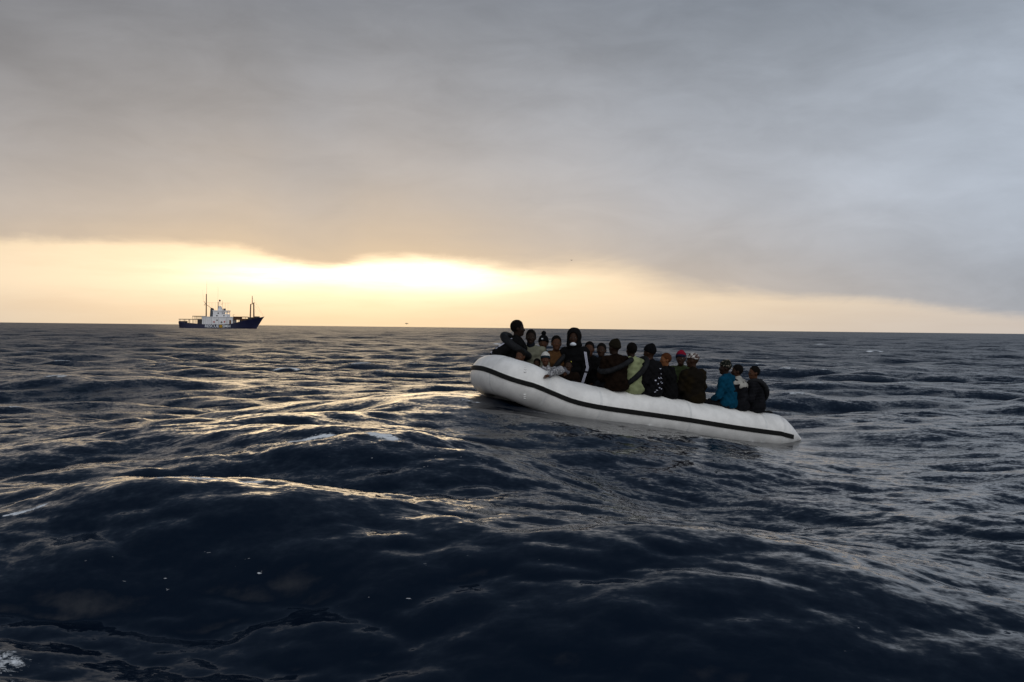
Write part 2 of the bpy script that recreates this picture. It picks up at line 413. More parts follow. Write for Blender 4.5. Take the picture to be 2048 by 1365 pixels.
def water_mat():
    m = bpy.data.materials.new('sea_water'); m.use_nodes = True; t = m.node_tree; X.nt = t
    p = t.nodes['Principled BSDF']
    geo = t.nodes.new('ShaderNodeNewGeometry'); pos = X(geo.outputs['Position']); nrm = X(geo.outputs['Normal'])
    def attr(n): a = t.nodes.new('ShaderNodeAttribute'); a.attribute_name = n; return X(a.outputs['Fac'])
    foam, chop, calm = attr('foam'), attr('chop'), attr('calm')
    # small ripples that are finer than the mesh tilt the surface normal
    rot = vop('MULTIPLY', pos, (1.0, 1.7, 1.0))
    c1 = vop('SUBTRACT', noise(rot, 3.2, 4, 0.62, col=True), (0.5, 0.5, 0.5))
    c2 = vop('SUBTRACT', noise(vop('MULTIPLY', pos, (1.0, 1.5, 1.0)), 14.0, 3, 0.6, col=True), (0.5, 0.5, 0.5))
    c3 = vop('SUBTRACT', noise(vop('MULTIPLY', pos, (1.0, 2.2, 1.0)), 0.30, 4, 0.6, col=True), (0.5, 0.5, 0.5))
    gust = noise(pos, 0.16, 3) * 1.4 + 0.3
    tilt = vop('ADD', vop('SCALE', c1, scale=chop * 4.5 + 0.17), vop('SCALE', c2, scale=gust * 0.25 + chop * 3.0))
    tilt = vop('ADD', tilt, vop('SCALE', c3, scale=chop * 4.0))
    tilt = vop('SCALE', vop('MULTIPLY', tilt, (1.0, 1.0, 0.0)), scale=calm)
    nn = vop('NORMALIZE', vop('ADD', nrm, tilt))
    t.links.new(nn.v, p.inputs['Normal'])
    fn = noise(vop('MULTIPLY', pos, (1.0, 1.6, 1.0)), 13.0, 7, 0.72, dist=0.6)
    fm = sstep(foam + (fn - 0.5) * 1.7, 0.55, 0.85)
    # loose flecks of old foam in drifting streaks
    st = sstep(noise(vop('MULTIPLY', pos, (0.35, 0.9, 1)), 1.1, 2), 0.60, 0.72)
    fl = sstep(noise(vop('MULTIPLY', pos, (0.7, 1.5, 1)), 17.0, 2, 0.5), 0.735, 0.77) * st
    fm = xsat(fm + fl * 0.7)
    base = mixc(fm, (0.0014, 0.0052, 0.0135), (0.78, 0.81, 0.84))
    t.links.new(base.v, p.inputs['Base Color'])
    t.links.new((fm * 0.6 + 0.035 + X.m('MAXIMUM', chop - 0.06, 0.0) * 1.7).v, p.inputs['Roughness'])
    p.inputs['IOR'].default_value = 1.333
    return m
sea = obj('water', build_sea(), water_mat())
sea['kind'] = 'structure'; sea['label'] = 'dark navy choppy sea under an overcast evening sky'

# ------------------------------------------------------------------ surfaces from blended solids (for people and clothes)
class Field:
    """Signed distance on a grid; solids are blended in one by one, then skinned as one closed surface."""
    def __init__(s, lo, hi, h):
        s.lo = np.array(lo, float); s.h = h
        s.n = np.ceil((np.array(hi) - s.lo) / h).astype(int) + 1
        s.f = np.full(tuple(s.n), 0.3, np.float32)
    def win(s, lo, hi):
        a = np.clip(np.floor((np.array(lo) - s.lo) / s.h).astype(int), 0, s.n - 1)
        b = np.clip(np.ceil((np.array(hi) - s.lo) / s.h).astype(int) + 1, 1, s.n)
        sl = tuple(slice(i, max(j, i + 1)) for i, j in zip(a, b))
        g = np.meshgrid(*[s.lo[q] + s.h * np.arange(sl[q].start, sl[q].stop) for q in range(3)], indexing='ij', sparse=True)
        return sl, g
    def put(s, sl, d, k, cut=False):
        f = s.f[sl]
        if cut: f[...] = np.maximum(f, -d); return
        if k > 0:
            hh = np.clip(0.5 + 0.5 * (f - d) / k, 0, 1); f[...] = f + (d - f) * hh - k * hh * (1 - hh)
        else: f[...] = np.minimum(f, d)
    def cap(s, a, b, ra, rb=None, k=0.03, cut=False):
        a, b = np.array(a, float), np.array(b, float); rb = ra if rb is None else rb
        m = max(ra, rb) + k + 3 * s.h
        sl, g = s.win(np.minimum(a, b) - m, np.maximum(a, b) + m)
        ab = b - a; L = max(ab @ ab, 1e-9)
        t = np.clip(((g[0] - a[0]) * ab[0] + (g[1] - a[1]) * ab[1] + (g[2] - a[2]) * ab[2]) / L, 0, 1)
        d = np.sqrt((g[0] - a[0] - t * ab[0]) ** 2 + (g[1] - a[1] - t * ab[1]) ** 2 + (g[2] - a[2] - t * ab[2]) ** 2) - (ra + (rb - ra) * t)
        s.put(sl, d.astype(np.float32), k, cut); return s
    def ell(s, c, r, rot=None, k=0.03, cut=False):
        c, r = np.array(c, float), np.array(r, float); m = r.max() + k + 3 * s.h
        sl, g = s.win(c - m, c + m)
        p = [g[0] - c[0], g[1] - c[1], g[2] - c[2]]
        if rot is not None:
            q = np.array(rot.transposed()); p = [q[i, 0] * p[0] + q[i, 1] * p[1] + q[i, 2] * p[2] for i in range(3)]
        n = np.sqrt((p[0] / r[0]) ** 2 + (p[1] / r[1]) ** 2 + (p[2] / r[2]) ** 2)
        n2 = np.sqrt((p[0] / r[0] ** 2) ** 2 + (p[1] / r[1] ** 2) ** 2 + (p[2] / r[2] ** 2) ** 2) + 1e-6
        s.put(sl, (n * (n - 1) / n2).astype(np.float32), k, cut); return s
    def plane(s, p, n):
        """Cuts away the side that n points to."""
        p, n = np.array(p, float), np.array(n, float); n = n / np.linalg.norm(n)
        sl, g = s.win(s.lo, s.lo + s.h * s.n)
        s.f = np.maximum(s.f, ((g[0] - p[0]) * n[0] + (g[1] - p[1]) * n[1] + (g[2] - p[2]) * n[2]).astype(np.float32)); return s
    def wrinkle(s, fn):
        sl, g = s.win(s.lo, s.lo + s.h * s.n); s.f = s.f + fn(*g).astype(np.float32); return s
    def mesh(s, name='m'):
        f, n = s.f, s.n
        f[0], f[-1], f[:, 0], f[:, -1], f[:, :, 0], f[:, :, -1] = .1, .1, .1, .1, .1, .1
        ins = f < 0
        cnt = np.zeros(n - 1, np.int8)
        for i in (0, 1):
            for j in (0, 1):
                for k in (0, 1): cnt += ins[i:n[0] - 1 + i, j:n[1] - 1 + j, k:n[2] - 1 + k]
        act = (cnt > 0) & (cnt < 8)
        ci = np.argwhere(act); idx = np.full(n - 1, -1, np.int32); idx[act] = np.arange(len(ci))
        acc = np.zeros((len(ci), 3)); w = np.zeros(len(ci))
        cor = [(i, j, k) for i in (0, 1) for j in (0, 1) for k in (0, 1)]
        val = {c: f[ci[:, 0] + c[0], ci[:, 1] + c[1], ci[:, 2] + c[2]] for c in cor}
        for c in cor:
            for ax in range(3):
                if c[ax]: continue
                e = list(c); e[ax] = 1; e = tuple(e)
                v0, v1 = val[c], val[e]; x = (v0 < 0) != (v1 < 0)
                t = v0[x] / (v0[x] - v1[x])
                p = np.tile(np.array(c, float), (x.sum(), 1)); p[:, ax] = t
                acc[x] += p; w[x] += 1
        V = (ci + acc / w[:, None]) * s.h + s.lo
        Q = []
        for ax in range(3):
            b, c = (ax + 1) % 3, (ax + 2) % 3
            sl0 = [slice(None)] * 3; sl1 = [slice(None)] * 3; sl0[ax] = slice(0, -1); sl1[ax] = slice(1, None)
            A, B = ins[tuple(sl0)], ins[tuple(sl1)]
            for flip in (0, 1):
                e = np.argwhere((A & ~B) if flip else (~A & B))
                ok = (e[:, b] > 0) & (e[:, c] > 0) & (e[:, b] < n[b] - 1) & (e[:, c] < n[c] - 1); e = e[ok]
                def g(db, dc): q = e.copy(); q[:, b] -= db; q[:, c] -= dc; return idx[q[:, 0], q[:, 1], q[:, 2]]
                quad = np.stack([g(1, 1), g(0, 1), g(0, 0), g(1, 0)], 1)
                Q.append(quad if flip else quad[:, ::-1])
        return np_mesh(V, np.concatenate(Q), name)

# ------------------------------------------------------------------ the inflatable boat
boat = tag(empty('inflatable_boat', boat_base), 'long white inflatable boat with black side stripe, crowded with people, bow lifted by a wave', 'boat')
def lp(path): return [p - boat_base for p in path]
cone_near = [aft - hd * d + Vector((0, 0, -0.01 - 0.13 * (d / 0.61))) for d in (0.0, 0.13, 0.27, 0.41, 0.53, 0.61)]
cone_rad = [1.0, 0.91, 0.70, 0.45, 0.22, 0.07]
arc = bow_arc()
full = cone_near[::-1] + near_line[::-1][1:] + arc + far_line[1:] + [c + far_dir * BW for c in cone_near[1:]]
rad = [TR * q for q in cone_rad[::-1]] + [TR] * (len(near_line) - 1 + len(arc) + len(far_line) - 1) + [TR * q for q in cone_rad[1:]]
nfull = len(full)
rs = random.Random(3)
ph = [rs.uniform(0, 6) for _ in range(4)]
def tubeflat(i, an):
    t = i / nfull
    sag = 0.012 * math.sin(t * 61 + ph[0]) + 0.010 * math.sin(t * 113 + ph[1])
    return 1.0 + sag * (0.3 + max(0.0, math.sin(an)))
V, Fc = sweep(lp(full), rad, 40, flat=tubeflat)
tube = obj('tube', pydata(V, Fc), M_TUBE, boat)
def strip_mesh(path, nrm, half_w, r0, proud, shift):
    """Rub strip lying on the tube side: path of tube centres, outward normals."""
    V, Fc = [], []; prof = (-1.0, -0.92, -0.4, 0.4, 0.92, 1.0)
    for p, n, sh_ in zip(path, nrm, shift):
        for j, q in enumerate(prof):
            an = q * half_w / r0 + sh_
            rr = r0 + (proud if 0 < j < 5 else -0.004)
            V.append(p + n * (math.cos(an) * rr) + Vector((0, 0, 1)) * (math.sin(an) * rr))
    k = len(prof)
    for i in range(len(path) - 1):
        for j in range(k - 1): Fc.append((i * k + j, i * k + j + 1, (i + 1) * k + j + 1, (i + 1) * k + j))
    return pydata(V, Fc)
i0, i1 = 4, nfull - 5
nr = []
for i in range(nfull):
    a, b = full[max(i - 1, 0)], full[min(i + 1, nfull - 1)]
    t = (b - a).normalized(); s_ = t.cross(Vector((0, 0, 1))).normalized()
    nr.append(s_)
if nr[10].y > 0: nr = [-q for q in nr]
seg = range(3, nfull - 3)
sp = []
for i in seg: sp.append(full[i] - boat_base)
ia, ib = 5 + len(near_line), 5 + len(near_line) + len(arc)
def lift(i): return float(smooth(np.array(i), ia - 3, ia + 10) * (1 - smooth(np.array(i), ib - 9, ib + 9)))
rub = strip_mesh([p for p in sp], [nr[i] for i in seg], 0.041, TR, 0.012, [0.36 * lift(i) for i in seg])
# let the strip follow the shrinking cone
k = 6
for q, i in enumerate(seg):
    f_ = rad[i] / TR
    if f_ < 0.999:
        for j in range(k):
            v = rub.vertices[q * k + j]; d = v.co - sp[q]
            v.co = sp[q] + nr[i] * (d.dot(nr[i]) - TR * (1 - f_)) + Vector((0, 0, d.z))
obj('rub_strip', rub, M_STRIPE, boat, smooth=False)
# welded seam bands around the tube
M_SEAM = mat('seam_tape', (0.72, 0.72, 0.71), 0.45, vary=0.05)
for i in (5, 9, 24, 42, 57, 68, 92, 108):
    pth = lp(full[max(i - 1, 0):i + 2])
    mid = pth[1]; t = (pth[2] - pth[0]).normalized() * 0.02
    V, Fc = sweep([mid - t, mid, mid + t], [rad[i] * 1.004 + 0.001, rad[i] * 1.006 + 0.002, rad[i] * 1.004 + 0.001], 40, flat=lambda q, an, i=i: tubeflat(i, an))
    Fc = Fc[:-2]
    obj('seam', pydata(V, Fc), M_SEAM, tube)
# small moulded fittings on the bow shoulder: two rows of lashing patches
for (di, an) in ((62, 0.95), (62, 0.8), (62, 0.65), (62, -0.5), (62, -0.62), (62, -0.74)):
    c = full[di] - boat_base + nr[di] * (TR * math.cos(an)) + Vector((0, 0, TR * math.sin(an)))
    MB().ball(c, 0.022, (1.3, 1.3, 0.5), 1).build('patch', M_SEAM, tube, True)
# floor and transom
fl_v, fl_f = [], []
for p, q in zip(near_line, far_line): fl_v += [p - boat_base - Vector((0, 0, 0.22)), q - boat_base - Vector((0, 0, 0.22))]
for i in range(len(near_line) - 1): fl_f.append((2 * i, 2 * i + 1, 2 * i + 3, 2 * i + 2))
c0 = len(fl_v); arcf = [near_line[0]] + arc + [far_line[0]]
for p in arcf: fl_v.append(p - boat_base - Vector((0, 0, 0.22)))
for i in range(len(arcf) // 2): fl_f.append((c0 + i, c0 + i + 1, c0 + len(arcf) - 2 - i, c0 + len(arcf) - 1 - i)) if i < len(arcf) // 2 - 1 else None
obj('floor', pydata(fl_v, fl_f), M_FLOOR, boat, smooth=False)
tm = aft + far_dir * BW / 2 + hd * 0.15 - boat_base
MB().box(tm + Vector((0, 0, 0.05)), (0.05, BW - 0.3, 0.55), Matrix.Rotation(math.atan2(far_dir.y, far_dir.x) - math.pi / 2, 3, 'Z')).build('transom', M_WOOD, boat, bevel=0.008)
# black grab handle near the stern
hp = aft + hd * 0.10 - boat_base + Vector((0, 0, TR - 0.012)) + far_dir * 0.04
hpts = [hp + hd * (0.12 * math.cos(a)) + Vector((0, 0, 0.055 * math.sin(a))) for a in np.linspace(0, math.pi, 9)]
V, Fc = sweep(hpts, [0.018] * 9, 8, up=far_dir); obj('grab_handle', pydata(V, Fc), M_STRIPE, boat)

def boat_at(px):
    """Tube centre on the near side and its position along the boat, for a pixel column of the photograph."""
    xs = [p[0] for p in nodes_px]; ys = [p[1] for p in nodes_px]
    py = float(np.interp(px, xs, ys)); return at(px, py, dist_at(px))

# ------------------------------------------------------------------ people
M_EYE = mat('eye_white', (0.13, 0.115, 0.10), 0.6, spec=0.1, vary=0.02)
M_PUPIL = mat('eye_dark', (0.01, 0.008, 0.006), 0.3, vary=0.02)
M_LIP = mat('lips', (0.10, 0.035, 0.028), 0.6, vary=0.1)
M_HAIR = mat('black_hair', (0.006, 0.005, 0.0045), 0.9, spec=0.08, bump=0.6, bscale=140)
SKIN = {'dark': (0.036, 0.018, 0.011), 'mid': (0.070, 0.031, 0.017), 'warm_lit': (0.17, 0.068, 0.028), 'deep': (0.020, 0.011, 0.0075)}  # the reddish warm tone has orange light on the face painted into it
def skin_mat(k): return mat('skin_' + k, SKIN[k], 0.6, spec=0.12, vary=0.10, scale=18, bump=0.05, bscale=220)
def cloth(name, col, **kw):
    kw.setdefault('rough', 0.88); kw.setdefault('bump', 0.25); kw.setdefault('bscale', 160); kw.setdefault('spec', 0.04)
    return mat(name, col, **kw)
def rz(v, a): return (v[0] * math.cos(a) - v[1] * math.sin(a), v[0] * math.sin(a) + v[1] * math.cos(a), v[2])

def hand(f, w, d, n, side, k=0.5, spread=0.25):
    """Palm, four jointed fingers of unequal length and a thumb off the side of the palm, blended into the body field."""
    w, d, n = Vector(w), Vector(d).normalized(), Vector(n).normalized()
    s_ = d.cross(n).normalized() * side; n = s_.cross(d).normalized() * side
    f.cap(w - d * 0.03, w + d * 0.02, 0.026, 0.024, 0.02)
    rot = Matrix((s_, d, n)).transposed()
    f.ell(w + d * 0.055, (0.042, 0.052, 0.017), rot, 0.012)
    for q, L in ((-1.5, 0.062), (-0.5, 0.075), (0.5, 0.080), (1.5, 0.070)):
        b0 = w + d * 0.092 + s_ * (q * 0.0205)
        d1 = (d + s_ * (q * spread * 0.35) + n * (-0.35 * k)).normalized()
        d2 = (d1 + n * (-0.9 * k)).normalized()
        m1 = b0 + d1 * (L * 0.52); m2 = m1 + d2 * (L * 0.5)
        f.cap(b0 - d * 0.012, m1, 0.0098, 0.009, 0.004); f.cap(m1, m2, 0.009, 0.0075, 0.003)
    t0 = w + d * 0.028 + s_ * 0.030
    t1 = t0 + (d * 0.55 + s_ * 0.8 - n * 0.25 * k).normalized() * 0.042
    t2 = t1 + (d * 0.9 + s_ * 0.35 - n * 0.5 * k).normalized() * 0.032
    f.cap(t0, t1, 0.0125, 0.0105, 0.01); f.cap(t1, t2, 0.0105, 0.0085, 0.003)

def person(label, px, top, D, rotz, jacket, s=1.0, skin='dark', hy=0.0, hp=0.0, lean=0.06, side=0.0, hat=None, hatm=None, hatm2=None,
           drop=0.42, seat=None, elbows=None, wrists=None, hands=True, hood=None, hoodback=False, collar=0.0, collarm=None, puffer=False, trousers=None, bulk=1.06, extras=(), kneeup=False, neckm=None, hidelegs=False, world=None):
    """A seated person. Local +Y is forward, z = 0 the seat. px, top: where the crown of the head shows in the photograph."""
    crown = at(px, top, D)
    if seat is not None: s = (crown.z - seat) / 0.915
    hx, hyy = side * 0.75 * s, (lean * 0.95 + 0.02) * s
    off = rz((hx, hyy, 0), R(rotz))
    root = empty('person', (crown.x - off[0], crown.y - off[1], crown.z - 0.915 * s), R(rotz)); root.scale = (s, s, s)
    tag(root, label, 'person')
    def sp(t): return (side * t, lean * t * (1 + 0.25 * t), 0)
    pel = (0, 0, 0.10); wai = (side * .25, lean * .25, 0.26); che = (side * .5, lean * .55, 0.42)
    nek = (side * .68, lean * .85, 0.575); hc = (side * .75, lean * .95 + 0.02, 0.775)
    sh = {q: (side * .62 + q * 0.175, lean * .75, 0.535) for q in (-1, 1)}
    el_ = {q: (q * 0.26 + side * .3, 0.06 + lean * .5, 0.29) for q in (-1, 1)}
    wr_ = {q: (q * 0.11, 0.27, 0.17) for q in (-1, 1)}
    inv = (Matrix.Translation(root.location) @ Matrix.Rotation(R(rotz), 4, 'Z') @ Matrix.Diagonal((s, s, s, 1))).inverted()
    for q, (e_, w_) in (world or {}).items(): el_[q] = tuple(inv @ e_); wr_[q] = tuple(inv @ w_)
    for q, v in (elbows or {}).items(): el_[q] = v
    for q, v in (wrists or {}).items(): wr_[q] = v
    if kneeup: kn = {q: (q * 0.13, 0.24, 0.37) for q in (-1, 1)}; an = {q: (q * 0.11, 0.24, 0.075) for q in (-1, 1)}
    else: kn = {q: (q * 0.14, 0.40, 0.10) for q in (-1, 1)}; an = {q: (q * 0.13, 0.42, 0.10 - drop + 0.03) for q in (-1, 1)}
    Rh = Matrix.Rotation(R(hy), 3, 'Z') @ Matrix.Rotation(R(hp), 3, 'X')
    HS = 1.09
    def E(*r): return tuple(q * HS for q in r)
    def H(x, y, z): v = Rh @ Vector((x, y, z)) * HS; return (hc[0] + v.x, hc[1] + v.y, hc[2] + v.z)
    # body: one continuous skin
    pts = np.array([pel, che, hc, *el_.values(), *wr_.values(), *kn.values(), *an.values()])
    lo, hi = pts.min(0) - 0.24, pts.max(0) + 0.24
    f = Field(lo, hi, 0.0105 if world else 0.0124)
    f.ell(pel, (0.165, 0.125, 0.10), k=0.05).cap(pel, wai, 0.115, 0.11, 0.06).cap(wai, che, 0.11, 0.13, 0.06)
    f.ell(che, (0.155, 0.105, 0.15), k=0.06).cap(sh[-1], sh[1], 0.055, 0.055, 0.05)
    f.cap(nek, H(0, -0.012, -0.05), 0.055, 0.052, 0.03)
    for q in (-1, 1):
        f.cap(sh[q], el_[q], 0.05, 0.04, 0.03).cap(el_[q], wr_[q], 0.041, 0.029, 0.02)
        f.cap((q * 0.085, 0.0, 0.085), kn[q], 0.082, 0.058, 0.05).cap(kn[q], an[q], 0.056, 0.036, 0.03)
        f.cap((an[q][0], an[q][1] - 0.03, an[q][2] - 0.015), (an[q][0], an[q][1] + 0.15, an[q][2] - 0.025), 0.036, 0.03, 0.02)
        if hands:
            d = Vector(wr_[q]) - Vector(el_[q]); hand(f, wr_[q], d + Vector((-q * 0.02, 0.02, -0.02)), (0, 0.3, 1), -q, 0.7)
    # head: cranium, face, jaw, brow, nose, lips, ears, eye sockets
    f.ell(H(0, -0.012, 0.028), E(0.074, 0.094, 0.092), Rh, 0.02).ell(H(0, 0.022, -0.035), E(0.060, 0.066, 0.075), Rh, 0.03)
    f.ell(H(0, 0.055, -0.082), E(0.034, 0.032, 0.030), Rh, 0.025)
    f.cap(H(-0.035, 0.068, 0.018), H(0.035, 0.068, 0.018), 0.014, 0.014, 0.015)
    f.cap(H(0, 0.080, 0.008), H(0, 0.098, -0.026), 0.010, 0.014, 0.012).ell(H(0, 0.088, -0.030), E(0.021, 0.014, 0.011), Rh, 0.010)
    f.ell(H(0, 0.078, -0.060), E(0.027, 0.016, 0.014), Rh, 0.008)
    for q in (-1, 1):
        f.ell(H(q * 0.074, -0.010, -0.008), E(0.011, 0.022, 0.034), Rh, 0.008).ell(H(q * 0.042, 0.055, -0.025), E(0.022, 0.02, 0.018), Rh, 0.02)
    body = obj('body', f.mesh('body'), skin_mat(skin), root)
    for q in (-1, 1):
        e = MB().ball(H(q * 0.030, 0.071, 0.002), 0.0148, n=1).build('eye', M_EYE, root, True)
        MB().ball(H(q * 0.030, 0.0805, 0.002), 0.0085, n=1).build('pupil', M_PUPIL, e, True)
    MB().ball(H(0, 0.083, -0.060), 0.022, (1.05, 0.55, 0.42), 1).build('lips', M_LIP, root, True)
    # jacket
    b = bulk
    g = Field(lo, hi, 0.0145)
    g.ell((pel[0], pel[1], 0.12), (0.20 * b, 0.165 * b, 0.13), k=0.06).cap((0, 0, 0.12), wai, 0.15 * b, 0.15 * b, 0.08).cap(wai, che, 0.15 * b, 0.155 * b, 0.08)
    g.ell((che[0], che[1], che[2] + 0.02), (0.20 * b, 0.15 * b, 0.17), k=0.07).cap(sh[-1], sh[1], 0.078 * b, 0.078 * b, 0.07)
    g.cap((nek[0], nek[1], nek[2] - 0.03), (nek[0], nek[1] + 0.005, nek[2] + 0.035), 0.085, 0.074, 0.05)
    for q in (-1, 1):
        v = Vector(wr_[q]) - (Vector(wr_[q]) - Vector(el_[q])).normalized() * 0.005
        g.cap(sh[q], el_[q], 0.080 * b, 0.068 * b, 0.05).cap(el_[q], v, 0.068 * b, 0.050 * b, 0.03)
    if hoodback: g.ell((nek[0], nek[1] - 0.09, nek[2] - 0.01), (0.135, 0.085, 0.095), k=0.03).cap((nek[0] - .08, nek[1] - .02, nek[2] + .02), (nek[0] + .08, nek[1] - .02, nek[2] + .02), 0.05, 0.05, 0.04)
    if collar: g.cap((nek[0], nek[1], nek[2] + 0.01), (nek[0], nek[1] + 0.01, nek[2] + 0.03 + collar), 0.088, 0.078, 0.03)
    r_ = random.Random(label); a1, a2, a3 = (r_.uniform(0, 6) for _ in range(3))
    if puffer: g.wrinkle(lambda x, y, z: -0.010 * np.abs(np.sin((z + 0.06 * np.sin(9 * x + a1) * 0.3) * math.pi / 0.062)) + 0.004 + 0 * x + 0 * y)
    else: g.wrinkle(lambda x, y, z: 0.011 * np.sin(34 * z + 13 * x + 5 * np.sin(9 * y + a1) + a2) * np.sin(15 * x - 21 * y + 9 * z + a3) + 0.006 * np.sin(58 * z - 31 * x + 26 * y + a1) * np.sin(23 * x + 17 * z + a2))
    if not neckm: g.ell(H(0, 0.03, -0.07), (0.05, 0.075, 0.075), Rh, 0, cut=True)
    g.plane((0, 0, 0.012), (0, 0, -1))
    jk = obj('jacket', g.mesh('jacket'), jacket, root)
    # trousers and shoes
    if not hidelegs:
        t = Field(lo, hi, 0.021)
        t.ell((0, 0, 0.085), (0.175, 0.14, 0.085), k=0.04)
        for q in (-1, 1): t.cap((q * 0.09, 0, 0.085), kn[q], 0.098, 0.075, 0.05).cap(kn[q], (an[q][0], an[q][1], an[q][2] + 0.03), 0.073, 0.058, 0.03)
        t.wrinkle(lambda x, y, z: 0.006 * np.sin(40 * y + 20 * z + a1) * np.sin(30 * x + a2))
        obj('trousers', t.mesh('trousers'), trousers or cloth('black_trousers', (0.012, 0.012, 0.014)), root)
    # headwear
    ht = hc[2]
    def headfield(): return Field(np.array(hc) - 0.22, np.array(hc) + 0.26, 0.0098)
    if hat == 'hair':
        k = headfield(); k.ell(H(0, -0.016, 0.032), E(0.082, 0.100, 0.098), Rh, 0)
        k.wrinkle(lambda x, y, z: 0.004 * np.sin(150 * x + a1) * np.sin(160 * y + a2) * np.sin(140 * z))
        k.plane(H(0, 0.045, 0.045), Rh @ Vector((0, 0.80, -0.60))).plane(H(0, -0.05, -0.045), Rh @ Vector((0, 0.1, -1)))
        obj('hair', k.mesh('hair'), hatm or M_HAIR, root)
    elif hat in ('beanie', 'pom', 'fold'):
        k = headfield(); k.ell(H(0, -0.012, 0.040), E(0.089, 0.106, 0.105), Rh, 0).cap(H(0, -0.03, 0.09), H(0, -0.055, 0.12), 0.055, 0.03, 0.05)
        k.wrinkle(lambda x, y, z: 0.003 * np.sin(90 * x + 30 * z + a1) * np.sin(70 * y + a2))
        k.plane(H(0, 0.06, 0.036), Rh @ Vector((0, 0.35, -1)))
        bn = obj('beanie', k.mesh('beanie'), hatm, root)
        if hatm2:
            k = headfield(); k.ell(H(0, -0.012, 0.036), E(0.095, 0.112, 0.105), Rh, 0)
            k.plane(H(0, 0.06, 0.030), Rh @ Vector((0, 0.32, -1))).plane(H(0, 0.06, 0.078), Rh @ Vector((0, -0.28, 1)))
            obj('beanie_cuff', k.mesh('cuff'), hatm2, bn)
        if hat == 'pom':
            k = headfield(); k.ell(H(0, -0.03, 0.175), E(0.044, 0.044, 0.040), Rh, 0)
            k.wrinkle(lambda x, y, z: 0.006 * np.sin(130 * x) * np.sin(140 * y + 1) * np.sin(120 * z))
            obj('pompom', k.mesh('pompom'), hatm, bn)
    elif hat == 'cap':
        k = headfield(); k.ell(H(0, -0.012, 0.040), E(0.088, 0.106, 0.095), Rh, 0).plane(H(0, 0.06, 0.042), Rh @ Vector((0, 0.15, -1)))
        cp_ = obj('cap', k.mesh('cap'), hatm, root)
        k = headfield(); k.ell(H(0, 0.10, 0.045), E(0.072, 0.085, 0.012), Rh @ Matrix.Rotation(R(-12), 3, 'X'), 0)
        obj('cap_peak', k.mesh('peak'), hatm2 or hatm, cp_)
    if hood:
        k = headfield(); k.ell(H(0, -0.025, 0.022), E(0.112, 0.128, 0.138), Rh, 0).ell(H(0, -0.03, -0.11), E(0.12, 0.11, 0.08), Rh, 0.05)
        k.wrinkle(lambda x, y, z: 0.006 * np.sin(40 * z + 30 * x + a1) * np.sin(35 * y + a2))
        k.ell(H(0, 0.095, -0.012), E(0.072, 0.10, 0.098), Rh, 0, cut=True)
        obj('hood', k.mesh('hood'), hood, root)
    if neckm:
        k = Field(np.array(nek) - 0.2, np.array(nek) + 0.22, 0.011)
        k.cap((nek[0], nek[1], nek[2] - 0.02), H(0, 0.01, -0.10), 0.082, 0.070, 0.02)
        obj('scarf', k.mesh('scarf'), neckm, root)
    info = dict(root=root, H=H, nek=nek, sh=sh, el=el_, wr=wr_, che=che, s=s, Rh=Rh, jacket=jk, body=body, lean=lean, b=b)
    return info
def sleeve_stripes(p, q, m, out, n=3, wid=0.008, gap=0.013):
    """Stripes sewn along the outside of a sleeve from shoulder to cuff."""
    a, b_, c = (Vector(p[k][q]) for k in ('sh', 'el', 'wr'))
    out = Vector(out).normalized()
    path, rad = [], []
    for i in range(13):
        t = i / 12
        path.append(a.lerp(b_, t * 2) if t < 0.5 else b_.lerp(c, t * 2 - 1)); rad.append((0.080 - 0.012 * min(1, t * 2) - 0.018 * max(0, t * 2 - 1)) * p['b'] + 0.0075)
    for j in range(n):
        V, Fc = [], []
        for i in range(13):
            t = (path[min(i + 1, 12)] - path[max(i - 1, 0)]).normalized()
            o = (out - t * out.dot(t)).normalized(); s_ = t.cross(o).normalized()
            for e in (-1, 1):
                w = (j - (n - 1) / 2) * gap + e * wid / 2; an = w / rad[i]
                V.append(path[i] + o * (math.cos(an) * rad[i]) + s_ * (math.sin(an) * rad[i]))
        for i in range(12): Fc.append((2 * i, 2 * i + 1, 2 * i + 3, 2 * i + 2))
        o_ = obj('sleeve_stripe', pydata(V, Fc), m, p['jacket'])
        md = o_.modifiers.new('t', 'SOLIDIFY'); md.thickness = 0.003; md.offset = 1
def inner_tube(p, label, c, u, v, r):
    """A black rubber ring worn around the upper body; its own thing, placed in the wearer's frame. u, v: its half axes."""
    u, v = Vector(u), Vector(v); rr = random.Random(label); ph_ = rr.uniform(0, 6); nrm = u.cross(v).normalized()
    path = [u * math.cos(q) + v * math.sin(q) + nrm * (0.015 * math.sin(2 * q + ph_)) for q in (2 * math.pi * i / 40 for i in range(40))]
    V, Fc = sweep(path, [r * (1 + 0.06 * math.sin(3 * 2 * math.pi * i / 40 + ph_)) for i in range(40)], 14, closed=True, up=nrm)
    o = obj('inner_tube', pydata(V, Fc), M_RUBBER)
    o.location = p['root'].matrix_basis @ Vector(c); o.rotation_euler = p['root'].rotation_euler; o.scale = p['root'].scale
    tag(o, label, 'inner tube', 'inner tubes worn as swim rings')
    vp = path[5] * (1 - r / path[5].length)
    MB().bar(vp * 1.02, vp * 0.86, 0.006, 0.005, 6).build('valve', M_STRIPE, o)
    return o

